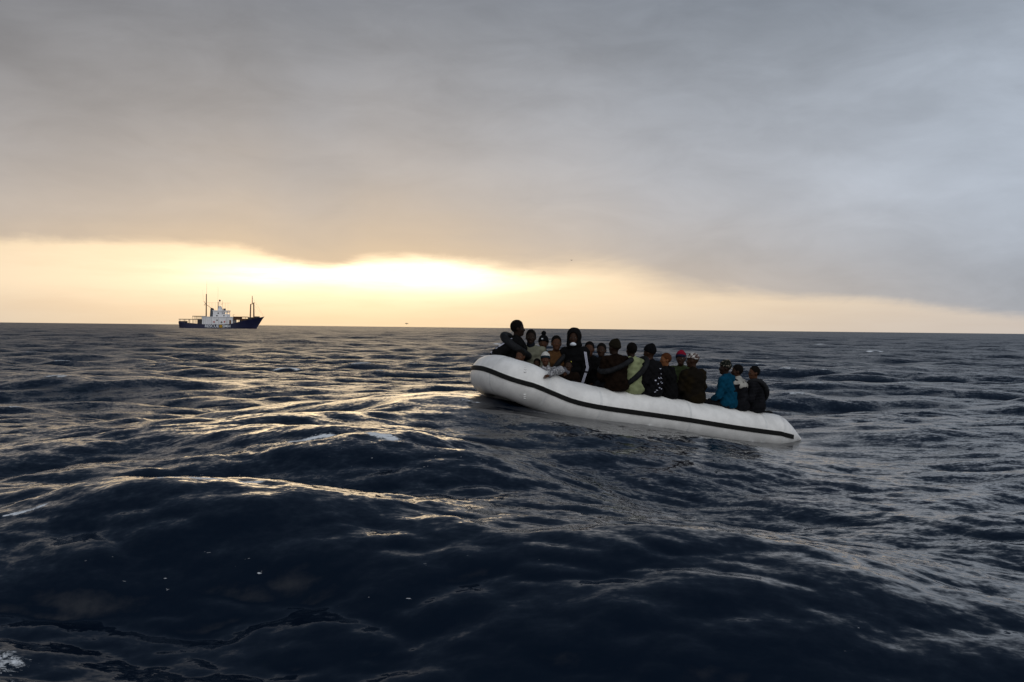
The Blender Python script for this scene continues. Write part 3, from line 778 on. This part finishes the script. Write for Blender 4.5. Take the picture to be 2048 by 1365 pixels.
BLK = cloth('black_jacket', (0.006, 0.006, 0.0065)); BLK2 = cloth('charcoal_jacket', (0.010, 0.0105, 0.013), vary=0.2)
BRN = cloth('dark_brown_jacket', (0.010, 0.0058, 0.0038), vary=0.2)
STR = cloth('white_stripe', (0.55, 0.56, 0.66), vary=0.05)
GRN = cloth('pale_green_hoodie', (0.25, 0.28, 0.15), vary=0.08)
OLV = cloth('grey_olive_jacket', (0.155, 0.155, 0.115), vary=0.12)
TAN = cloth('tan_coat', (0.085, 0.042, 0.017), vary=0.15)
BLU = cloth('teal_blue_hoodie', (0.003, 0.046, 0.088), vary=0.08)
GRY = cloth('grey_jacket', (0.10, 0.10, 0.115), vary=0.15)
PAT = cloth('grey_print_shirt', (0.33, 0.33, 0.34), col2=(0.13, 0.13, 0.14), scale=34)
PRN = cloth('black_white_print', (0.007, 0.007, 0.008), col2=None, scale=20)
CAMO = cloth('white_brown_print', (0.45, 0.44, 0.42), col2=(0.06, 0.03, 0.025), scale=26)
DKG = cloth('dark_green_jacket', (0.034, 0.046, 0.020), vary=0.2)
OLB = cloth('olive_brown_jacket', (0.007, 0.0055, 0.004), vary=0.2, col2=(0.014, 0.010, 0.005), scale=2.2)
M_BLKHAT = cloth('black_knit', (0.006, 0.006, 0.007), bscale=90, bump=0.5); M_OLVHAT = cloth('dark_olive_knit', (0.013, 0.011, 0.007), bscale=90, bump=0.5)
M_RED = cloth('red_knit', (0.20, 0.010, 0.025), bscale=90, bump=0.5); M_NVY = cloth('navy_knit', (0.012, 0.016, 0.035), bscale=90, bump=0.5)
M_WHT = cloth('off_white_knit', (0.50, 0.50, 0.47), bscale=90, bump=0.5); M_TEAL = cloth('dark_teal_knit', (0.012, 0.022, 0.028), bscale=90, bump=0.5)
M_MASK = mat('paper_mask', (0.62, 0.66, 0.72), 0.85, vary=0.05); M_TURQ = cloth('turquoise_cloth', (0.02, 0.26, 0.36))
M_GINGER = mat('reddish_hair', (0.075, 0.026, 0.010), 0.9, spec=0.1, bump=0.6, bscale=140); M_YEL = mat('yellow_bead', (0.35, 0.30, 0.02), 0.5)

def near_seat(px): return boat_at(px).z + TR - 0.035
def near_d(px): return dist_at(px) + 0.03
FAR = 1.18                                     # metres further off than the near tube
P = {}
# --- bow
P[1] = person('big man in black tracksuit jacket sitting highest at the bow, head above the horizon', 1036, 640, 16.95, -98, BLK, s=1.06, skin='deep', hy=14, lean=0.03, hat='hair', bulk=1.14, drop=0.25,
              elbows={1: (0.27, -0.27, 0.36)}, wrists={1: (0.25, -0.12, 0.16)}, collar=0.02)
sleeve_stripes(P[1], 1, STR, (0.45, -0.9, 0.35), 3, 0.012, 0.018)
inner_tube(P[1], 'dark inner tube slung round the big man at the bow', (0, 0.02, 0.50), (0.265, 0, 0), (0, -0.195, 0.165), 0.060)
P[2] = person('bearded man in grey olive jacket facing the camera beside the big man at the bow', 1062, 659, 17.1, 176, OLV, skin='deep', s=1.0, drop=0.22, neckm=cloth('dark_scarf', (0.010, 0.012, 0.018)), hat='hair')
P[3] = person('person in black bobble hat with pompom, turquoise at the collar', 1087, 672, 17.35, 172, BLK, s=0.92, skin='mid', hat='pom', hatm=M_BLKHAT, hatm2=M_BLKHAT, drop=0.25)
P[4] = person('man in tan coat with an inner tube across his chest', 1113, 671, 17.15, 178, TAN, s=1.0, skin='mid', hat='hair', hy=6, drop=0.25)
inner_tube(P[4], 'dark inner tube across the chest of the man in the tan coat', (-0.03, 0.02, 0.42), (-0.20, 0, 0.22), (0, 0.185, 0), 0.045)
P[5] = person('low sitting person with dark hood whose brown face shows just over the bow tube', 1041, 699, 16.5, 168, BLK, s=0.86, skin='mid', hat='hair', kneeup=True, hy=-15)
P[6] = person('child half hidden behind the boy in the striped beanie, only hair and brow showing', 1074, 717, 16.6, 175, BLK2, s=0.66, skin='dark', hat='hair', kneeup=True)
P[7] = person('boy in white and dark beanie reaching his bare hand over the white tube', 1091, 706, 16.5, 168, PAT, s=0.80, skin='mid', hat='fold', hatm=M_WHT, hatm2=M_TEAL, lean=0.10, kneeup=True, hy=10,
              world={-1: (at(1121, 741, 16.02), at(1099, 750, 15.80))})
P[9] = person('small child in grey hood tucked in front of the person with the white mask', 1131, 737, 16.62, 160, GRY, s=0.66, skin='mid', hood=GRY, kneeup=True, hp=-20, lean=0.12)
P[21] = person('child with a yellow hair bead crouched low beside the tall hooded person', 1137, 720, 16.62, 175, BRN, s=0.72, skin='dark', hat='hair', kneeup=True)
P[8] = person('tall hooded person in black striped tracksuit with white face mask pulled under the chin', 1148, 659, 17.05, 150, BLK, s=1.04, skin='dark', hood=cloth('black_hood', (0.007, 0.0065, 0.0065)), drop=0.3,
              elbows={1: (0.27, 0.04, 0.27), -1: (-0.245, 0.09, 0.28)}, wrists={-1: (-0.20, 0.20, 0.0)}, hy=18)
sleeve_stripes(P[8], -1, STR, (-0.60, 0.8, 0.1), 3, 0.010, 0.015)
h = P[8]['H']
k = Field(np.array(h(0, 0, -0.1)) - 0.16, np.array(h(0, 0, -0.1)) + 0.16, 0.009); k.ell(h(0, 0.062, -0.100), (0.056, 0.040, 0.027), P[8]['Rh'], 0).ell(h(0, 0.080, -0.088), (0.034, 0.026, 0.026), P[8]['Rh'], 0.02)
obj('face_mask', k.mesh('face_mask'), M_MASK, P[8]['root'])
h = P[21]['H']; MB().ball(h(-0.055, 0.02, 0.085), 0.022, n=1).build('hair_bead', M_YEL, P[21]['root'], True)
h = P[3]['H']; MB().box(h(-0.055, 0.075, -0.15), (0.075, 0.03, 0.045)).build('collar_patch', M_TURQ, P[3]['root'], bevel=0.008)
MB().box(h(0.01, 0.104, 0.078), (0.034, 0.006, 0.020)).build('hat_badge', M_MASK, P[3]['root'], bevel=0.002)
# --- far side, facing the camera
P[10] = person('dark clothed man facing the camera just right of the tall hooded person', 1179, 683, 17.35, 170, BLK, s=0.97, skin='mid', hat='hair', hoodback=True, drop=0.25)
P[11] = person('man in grey jacket looking over the shoulder of the man with the olive beanie', 1203, 686, 17.5, 165, GRY, s=0.95, skin='dark', hat='hair', drop=0.25)
# --- near side, backs to the camera
P[12] = person('man with dark olive beanie and brown jacket, back to camera, inner tube round his shoulders', 1229, 680, near_d(1225), 24, BRN, seat=near_seat(1225), skin='deep', hat='beanie', hatm=M_OLVHAT, hatm2=M_OLVHAT, bulk=1.14, lean=0.08, hoodback=True, hy=20)
inner_tube(P[12], 'dark inner tube round the shoulders of the man in brown', (0.0, 0.05, 0.46), (0.295, 0, 0.10), (0, 0.225, 0), 0.047)
P[13] = person('bareheaded man in pale green hoodie, back to camera, with an inner tube slung diagonally', 1263, 685, near_d(1265), 22, GRN, seat=near_seat(1265), skin='deep', hat='hair', hoodback=True, bulk=1.05)
inner_tube(P[13], 'dark inner tube slung diagonally over the pale green hoodie', (0.04, 0.02, 0.39), (0.21, 0, 0.235), (0, 0.20, 0), 0.047)
P[14] = person('man in dark beanie and black jacket with white print on back and sleeve', 1299, 690, near_d(1300), 40, PRN, seat=near_seat(1300), skin='dark', hat='beanie', hatm=M_BLKHAT, hy=15, neckm=cloth('dusty_pink_scarf', (0.10, 0.05, 0.05)),
               elbows={-1: (-0.25, -0.03, 0.28)}, wrists={-1: (-0.27, 0.03, 0.085)})
rp = random.Random(8)
from mathutils.bvhtree import BVHTree
jm = P[14]['jacket'].data; bv = BVHTree.FromPolygons([v.co[:] for v in jm.vertices], [p_.vertices[:] for p_ in jm.polygons])
vd = Vector((math.sin(R(40)) * 0.6, 1, 0)).normalized()          # marks lie on the cloth of the back and right shoulder
for (u, v) in ((0.10, 0.50), (0.125, 0.495), (0.15, 0.50), (0.175, 0.49), (0.05, 0.34), (0.075, 0.33), (0.12, 0.345), (0.15, 0.33), (0.10, 0.27), (0.13, 0.25), (0.03, 0.24), (0.155, 0.22), (0.06, 0.17), (0.11, 0.15), (0.0, 0.13), (-0.04, 0.10), (0.14, 0.41), (-0.02, 0.30)):
    hit = bv.ray_cast(Vector((u, 0, v)) - vd * 1.0, vd)
    if hit[0] is None: continue
    MB().box(hit[0], (rp.uniform(0.018, 0.036), rp.uniform(0.010, 0.02), 0.008), hit[1].to_track_quat('Z', 'Y').to_matrix() @ Matrix.Rotation(rp.uniform(-.5, .5), 3, 'Z')).build('print_mark', STR, P[14]['jacket'], bevel=0.003)
P[15] = person('man with reddish brown hair in black jacket turning his lit face to the left', 1331, 706, near_d(1340), 62, BLK, seat=near_seat(1340), skin='warm_lit', hat='hair', hatm=M_GINGER, hy=42, bulk=1.05, hoodback=True)
P[16] = person('person in red and navy beanie with green jacket facing the camera on the far side', 1362, 703, 17.95, 170, DKG, s=0.95, skin='dark', hat='beanie', hatm=M_RED, hatm2=M_NVY, drop=0.25, hy=-10)
P[17] = person('man in white patterned cap and dark olive jacket, back to camera', 1385, 706, near_d(1390), 30, OLB, seat=near_seat(1390), skin='dark', hat='cap', hatm=CAMO, hatm2=CAMO, hy=38, bulk=1.12, lean=0.04)
P[18] = person('man in bright teal blue hoodie and patterned beanie, looking left', 1450, 722, near_d(1448), 60, BLU, seat=near_seat(1448), skin='deep', hat='beanie', hatm=cloth('patterned_knit', (0.008, 0.010, 0.008), col2=(0.34, 0.30, 0.24), scale=22, thr=0.53), hy=28, hoodback=True,
               elbows={-1: (-0.25, 0.10, 0.27)}, trousers=cloth('black_trousers', (0.012, 0.012, 0.014)))
P[19] = person('man with white shoulders on dark jacket, between blue hoodie and black puffer jacket', 1474, 729, 17.55, 55, BLK2, s=0.90, skin='dark', hat='hair', hy=30, drop=0.4)
k = Field((-0.4, -0.35, 0.3), (0.4, 0.35, 0.75), 0.0125); p = P[19]
k.cap(p['sh'][-1], p['sh'][1], 0.098, 0.098, 0.06).ell((0, p['che'][1], 0.49), (0.225, 0.175, 0.12), k=0.05).cap((0, p['nek'][1], 0.53), (0, p['nek'][1], 0.615), 0.095, 0.088, 0.03).plane((0, 0, 0.44), (0, 0, -1))
obj('white_yoke', k.mesh('yoke'), cloth('dusty_white_cloth', (0.34, 0.33, 0.30)), p['root'])
P[20] = person('rightmost man in black quilted puffer jacket sitting at the stern', 1508, 732, near_d(1505), 70, BLK2, seat=near_seat(1505), skin='mid', hat='hair', hy=32, puffer=True, bulk=1.06, lean=0.03, hoodback=True)
inner_tube(P[20], 'dark inner tube over the far shoulder of the man in the black puffer jacket', (0.0, 0.0, 0.42), (-0.18, 0, 0.21), (0, 0.205, 0), 0.046)

# ------------------------------------------------------------------ the rescue ship on the horizon
SHD = 560.0; SK = SHD / F / 9.752                          # one measure unit on the ship = SK metres
sc0 = at(444, 654.6, SHD)
ship = empty('rescue_ship', (sc0.x, sc0.y, 0.0), R(-1.5))
tag(ship, 'dark blue and white rescue ship with two masts on the horizon', 'ship')
def sx(x): return (x - 1015) * SK
def sz(y): return (908 - y) * SK
M_HULL = mat('ship_blue', (0.007, 0.010, 0.045), 0.5, vary=0.1, scale=0.4); M_BOOT = mat('ship_red_boot', (0.12, 0.010, 0.010), 0.6)
M_SW = mat('ship_white', (0.78, 0.77, 0.78), 0.5, vary=0.04, scale=0.5); M_SD = mat('ship_dark', (0.030, 0.024, 0.022), 0.6); M_BR = mat('ship_rust_brown', (0.13, 0.055, 0.022), 0.7, scale=0.8)
M_FUN = mat('ship_funnel_grey', (0.055, 0.065, 0.085), 0.5); M_MAST = mat('ship_mast', (0.11, 0.055, 0.025), 0.6); M_GL = mat('ship_glass', (0.02, 0.025, 0.03), 0.1, vary=0.02)
M_LR = mat('lifering_red', (0.55, 0.03, 0.03), 0.5); M_YL = mat('ship_yellow', (0.45, 0.26, 0.01), 0.5); M_LET = mat('ship_lettering', (0.80, 0.82, 0.85), 0.5, vary=0.02)
HB = 4.1                                                   # half beam
# hull lofted from stations: (x at waterline, x at deck, deck height y, half beam factor at deck, at waterline)
st = [(205, 192, 800, 0.70, 0.50), (260, 258, 806, 0.90, 0.80), (360, 358, 812, 1.0, 0.95), (560, 560, 826, 1.0, 1.0), (700, 700, 832, 1.0, 1.0), (1000, 1000, 832, 1.0, 1.0),
      (1200, 1200, 826, 1.0, 0.98), (1300, 1310, 798, 0.98, 0.90), (1400, 1430, 768, 0.93, 0.74), (1500, 1545, 742, 0.82, 0.52), (1580, 1650, 716, 0.62, 0.30), (1640, 1745, 694, 0.36, 0.12), (1690, 1846, 671, 0.03, 0.02)]
V, Fc = [], []; lev = 7
for (xw, xd, yd, bd, bw) in st:
    for sgn in (-1, 1):
        for j in range(lev):
            t = j / (lev - 1); zz = sz(960) + (sz(yd) - sz(960)) * t
            tt = min(1, max(0, (zz - sz(915)) / (sz(yd) - sz(915))))
            V.append((sx(xw + (xd - xw) * tt ** 1.2), sgn * HB * (bw + (bd - bw) * tt ** 1.3) * (0.75 + 0.25 * min(1, t * 3)), zz))
n = 2 * lev
for i in range(len(st) - 1):
    for sgn in (0, 1):
        for j in range(lev - 1):
            a = i * n + sgn * lev + j; q = (a, a + n, a + n + 1, a + 1); Fc.append(q if sgn == 0 else q[::-1])
    Fc.append((i * n + lev - 1, (i + 1) * n + lev - 1, (i + 1) * n + 2 * lev - 1, i * n + 2 * lev - 1))
Fc.append(tuple(range(lev)) + tuple(range(2 * lev - 1, lev - 1, -1)))
e = (len(st) - 1) * n; Fc.append(tuple(e + q for q in list(range(lev, 2 * lev)) + list(range(lev - 1, -1, -1))))
hull = obj('hull', pydata(V, Fc), M_HULL, ship, smooth=False)
def sbox(name, x0, x1, y0, y1, hb, m, parent=ship, yc=0.0, bev=0.0):
    return MB().box((sx((x0 + x1) / 2), yc, (sz(y0) + sz(y1)) / 2), ((x1 - x0) * SK, 2 * hb, (y1 - y0) * SK)).build(name, m, parent, bevel=bev)
MB().prism([(sx(207), sz(922)), (sx(1680), sz(922)), (sx(1690), sz(906)), (sx(205), sz(906))], -HB * 0.3, HB * 0.3).build('boot_stripe', M_BOOT, hull)
# aft deck: roof on posts over the open work deck, rail, bulwark house
sbox('aft_roof', 200, 660, 733, 745, 3.2, M_SD); sbox('aft_house', 566, 672, 744, 834, 3.1, M_SD)
for x in (212, 240, 318, 340, 420, 470, 520):
    for yy in (-3.0, 3.0): MB().bar((sx(x), yy, sz(815)), (sx(x), yy, sz(742)), 0.10, n=6).build('deck_post', M_SD, ship)
sbox('stern_bulwark', 198, 300, 775, 812, 3.0, M_HULL)
sbox('aft_platform', 462, 660, 672, 684, 2.6, M_SD)
for x in (468, 500, 540, 580, 620, 650):
    for yy in (-2.5, 2.5): MB().bar((sx(x), yy, sz(735)), (sx(x), yy, sz(680)), 0.09, n=6).build('platform_post', M_SD, ship)
# white superstructure
low = sbox('lower_house', 665, 1262, 690, 834, 3.7, M_SW, bev=0.06)
sbox('boat_deck', 655, 1270, 682, 692, 3.95, M_SW)
mid = sbox('middle_house', 868, 1140, 632, 684, 3.0, M_SW)
sbox('bridge', 868, 1040, 572, 634, 2.9, M_SW)
sbox('bridge_roof', 862, 1150, 560, 576, 3.1, M_SW)
for x in (1040, 1084, 1136):
    for yy in (-2.8, 2.8): MB().box((sx(x), yy, (sz(576) + sz(634)) / 2), (8 * SK, 0.2, 58 * SK)).build('bridge_pillar', M_SW, ship)
for x0, x1 in ((1045, 1080), (1089, 1132)):
    for yy in (-2.85, 2.85): MB().box((sx((x0 + x1) / 2), yy, sz(590)), ((x1 - x0) * SK, 0.08, 16 * SK)).build('window_band', M_SW, ship)
for x, y, w, h_ in ((972, 614, 20, 24), (940, 664, 14, 26), (962, 664, 12, 26), (1085, 662, 22, 22), (960, 752, 24, 26)):
    wd = MB().box((sx(x), -3.02 if y < 690 else -3.72, sz(y)), (w * SK, 0.10, h_ * SK)).build('window', M_GL, ship)
for x, y, m in ((900, 786, M_LR), (1105, 780, M_LR), (1047, 790, M_SD)):
    MB().ring((sx(x), -3.82, sz(y)), 11 * SK, 5 * SK, (0, 1, 0), 14, 6).build('life_ring', m, ship, True)
MB().box((sx(1216), -3.72, sz(785)), (34 * SK, 0.12, 78 * SK)).build('side_door', M_BR, ship)
for x in (700, 740, 780, 820, 850, 990, 1140, 1170): MB().bar((sx(x), -3.74, sz(700)), (sx(x), -3.74, sz(826)), 0.05, n=5).build('stanchion', M_FUN, ship)
# funnel
fu = MB().prism([(sx(786), sz(690)), (sx(796), sz(540)), (sx(848), sz(548)), (sx(858), sz(690))], -1.1, 1.1).build('funnel', M_FUN, ship)
MB().prism([(sx(794), sz(548)), (sx(798), sz(512)), (sx(836), sz(520)), (sx(848), sz(552))], -0.9, 0.9).build('funnel_cap', M_SD, fu)
# aft mast with crane arms and aerials
am = MB().bar((sx(703), 0, sz(690)), (sx(703), 0, sz(240)), 0.38, 0.27).build('aft_mast', M_MAST, ship)
MB().bar((sx(707), 0, sz(250)), (sx(711), 0, sz(-10)), 0.055, 0.03, 5).build('aerial', M_MAST, am)
MB().bar((sx(645), 0, sz(390)), (sx(630), 0, sz(160)), 0.03, 0.02, 5).build('aerial', M_MAST, am)
MB().bar((sx(703), 0, sz(460)), (sx(655), 0, sz(380)), 0.13, 0.09).bar((sx(655), 0, sz(460)), (sx(703), 0, sz(455)), 0.08).bar((sx(690), 0, sz(420)), (sx(660), 0, sz(455)), 0.07).build('crosstree', M_MAST, am)
MB().bar((sx(705), 0, sz(450)), (sx(850), 0, sz(545)), 0.12, 0.08).build('boom', M_MAST, am)
MB().bar((sx(710), 0, sz(410)), (sx(1180), 0, sz(415)), 0.035, n=5).build('stay', M_MAST, am)
for x in (760, 800, 830, 880, 1080, 1130): MB().bar((sx(x), 0, sz(412)), (sx(x), 0, sz(560 if x > 850 else 520)), 0.028, n=5).build('aerial_wire', M_MAST, am)
# radar mast on the bridge roof
rm = MB().bar((sx(936), 0, sz(562)), (sx(936), 0, sz(390)), 0.27, 0.19).build('radar_mast', M_FUN, ship)
MB().bar((sx(930), 0, sz(390)), (sx(932), 0, sz(90)), 0.035, 0.02, 5).build('aerial', M_MAST, rm)
MB().bar((sx(968), 0, sz(562)), (sx(968), 0, sz(385)), 0.09).build('dome_post', M_SW, rm)
MB().ball((sx(968), 0, sz(368)), 18 * SK, (1, 1, 1.15)).build('radar_dome', M_FUN, rm, True)
MB().bar((sx(1018), 0, sz(562)), (sx(1022), 0, sz(370)), 0.06).bar((sx(995), 0, sz(440)), (sx(1022), 0, sz(430)), 0.10).build('signal_pole', M_MAST, rm)
MB().prism([(sx(940), sz(565)), (sx(955), sz(475)), (sx(985), sz(475)), (sx(1030), sz(560))], -0.8, 0.8).build('mast_house', M_SW, rm)
MB().box((sx(1062), 0, sz(540)), (34 * SK, 1.5, 36 * SK)).build('searchlight', M_FUN, ship)
# fore deck: net frames, lockers, derrick posts
for x in (1268, 1310, 1370, 1430, 1505): MB().bar((sx(x), -2.6, sz(800)), (sx(x), -2.6, sz(676)), 0.10, n=6).build('frame_post', M_BR, ship)
sbox('gear_rack', 1268, 1510, 676, 690, 2.5, M_BR); sbox('net_pile', 1285, 1390, 690, 735, 2.0, M_BR); sbox('gear_shelf', 1268, 1520, 716, 740, 2.3, M_BR)
sbox('locker', 1535, 1612, 686, 740, 1.6, M_SD, bev=0.1); sbox('windlass', 1665, 1745, 668, 712, 1.3, M_SD, bev=0.15); sbox('foredeck_house', 1380, 1500, 735, 800, 2.0, M_SD)
MB().bar((sx(1262), -2.8, sz(700)), (sx(1262), -2.8, sz(640)), 0.09).bar((sx(1262), -2.8, sz(645)), (sx(1290), -2.8, sz(640)), 0.08).build('davit', M_BR, ship)
fm_ = MB().bar((sx(1578), -1.0, sz(720)), (sx(1580), -0.4, sz(430)), 0.42, 0.36).bar((sx(1630), 1.0, sz(720)), (sx(1630), 0.4, sz(400)), 0.42, 0.34).build('derrick_posts', M_MAST, ship)
MB().bar((sx(1574), -0.4, sz(432)), (sx(1640), 0.4, sz(425)), 0.16).build('crosstree', M_MAST, fm_)
MB().bar((sx(1606), 0, sz(430)), (sx(1604), 0, sz(268)), 0.26, 0.16).build('topmast', M_MAST, fm_)
MB().bar((sx(1630), 0, sz(430)), (sx(1648), 0, sz(392)), 0.12).build('lamp_arm', M_MAST, fm_)
for a, b in (((1640, 450), (1815, 645)), ((1640, 500), (1675, 590)), ((1606, 300), (1840, 672))): MB().bar((sx(a[0]), 0, sz(a[1])), (sx(b[0]), 0, sz(b[1])), 0.028, n=5).build('stay', M_MAST, fm_)
# lettering on the hull side
def lettering(txt, x0, x1, y0, y1, name='lettering'):
    cu = bpy.data.curves.new(name, 'FONT'); cu.body = txt; cu.size = 1.0; cu.extrude = 0.02; cu.offset = 0.012
    to = bpy.data.objects.new(name, cu); C.objects.link(to)
    dg = bpy.context.evaluated_depsgraph_get(); me = bpy.data.meshes.new_from_object(to.evaluated_get(dg))
    bpy.data.objects.remove(to)
    v = np.array([q.co[:] for q in me.vertices]); lo_, hi_ = v.min(0), v.max(0)
    w, h_ = sx(x1) - sx(x0), sz(y0) - sz(y1)
    for q in me.vertices:
        c = q.co.copy(); q.co = (sx(x0) + (c.x - lo_[0]) / (hi_[0] - lo_[0]) * w, -HB - 0.03 - c.z, sz(y1) + (c.y - lo_[1]) / (hi_[1] - lo_[1]) * h_)
    o = obj(name, me, M_LET, hull, smooth=False); return o
lettering('RESCUE', 728, 1000, 838, 892); lettering('SMH', 1070, 1222, 838, 890)
MB().box((sx(1037), -HB - 0.03, sz(866)), (60 * SK, 0.08, 56 * SK)).build('yellow_panel', M_YL, hull)

# ------------------------------------------------------------------ two gulls
def gull(px, py, D, span, roll, label):
    c = at(px, py, D); root = empty('bird', c, R(40)); root.rotation_euler = (R(roll), 0, R(50))
    tag(root, label, 'bird')
    mb = mat('gull_dark', (0.03, 0.03, 0.035), 0.8)
    k = Field((-.12, -.4, -.15), (.12, .4, .15), 0.012); k.ell((0, 0, 0), (0.07, 0.2, 0.065), k=0).ell((0, 0.2, 0.03), (0.045, 0.06, 0.045), k=0.04).cap((0, 0.25, 0.03), (0, 0.31, 0.02), 0.014, 0.006, 0.01).cap((0, -0.18, 0), (0, -0.31, 0.0), 0.03, 0.012, 0.03)
    o = obj('body', k.mesh('bird'), mb, root)
    for q in (-1, 1):
        V = []; Fc = []
        for i, (x, y, z, ch) in enumerate(((0.04, 0.02, 0.03, 0.2), (0.25, 0.06, 0.14, 0.18), (0.48, 0.03, 0.12, 0.14), (0.70, -0.08, 0.05, 0.03))):
            V += [(q * x * span, y + ch / 2, z), (q * x * span, y - ch / 2, z - 0.01), (q * x * span, y, z + 0.015)]
        for i in range(3):
            a = i * 3; b = a + 3
            Fc += [(a, b, b + 2, a + 2), (a + 2, b + 2, b + 1, a + 1), (a + 1, b + 1, b, a)]
        obj('wing', pydata(V, Fc), mb, root, smooth=False)
gull(1143, 521, 300, 1.0, 10, 'tiny dark bird flying in the sky above the inflatable boat')
gull(813, 648, 260, 1.0, 55, 'small banking bird low over the horizon between ship and inflatable boat')
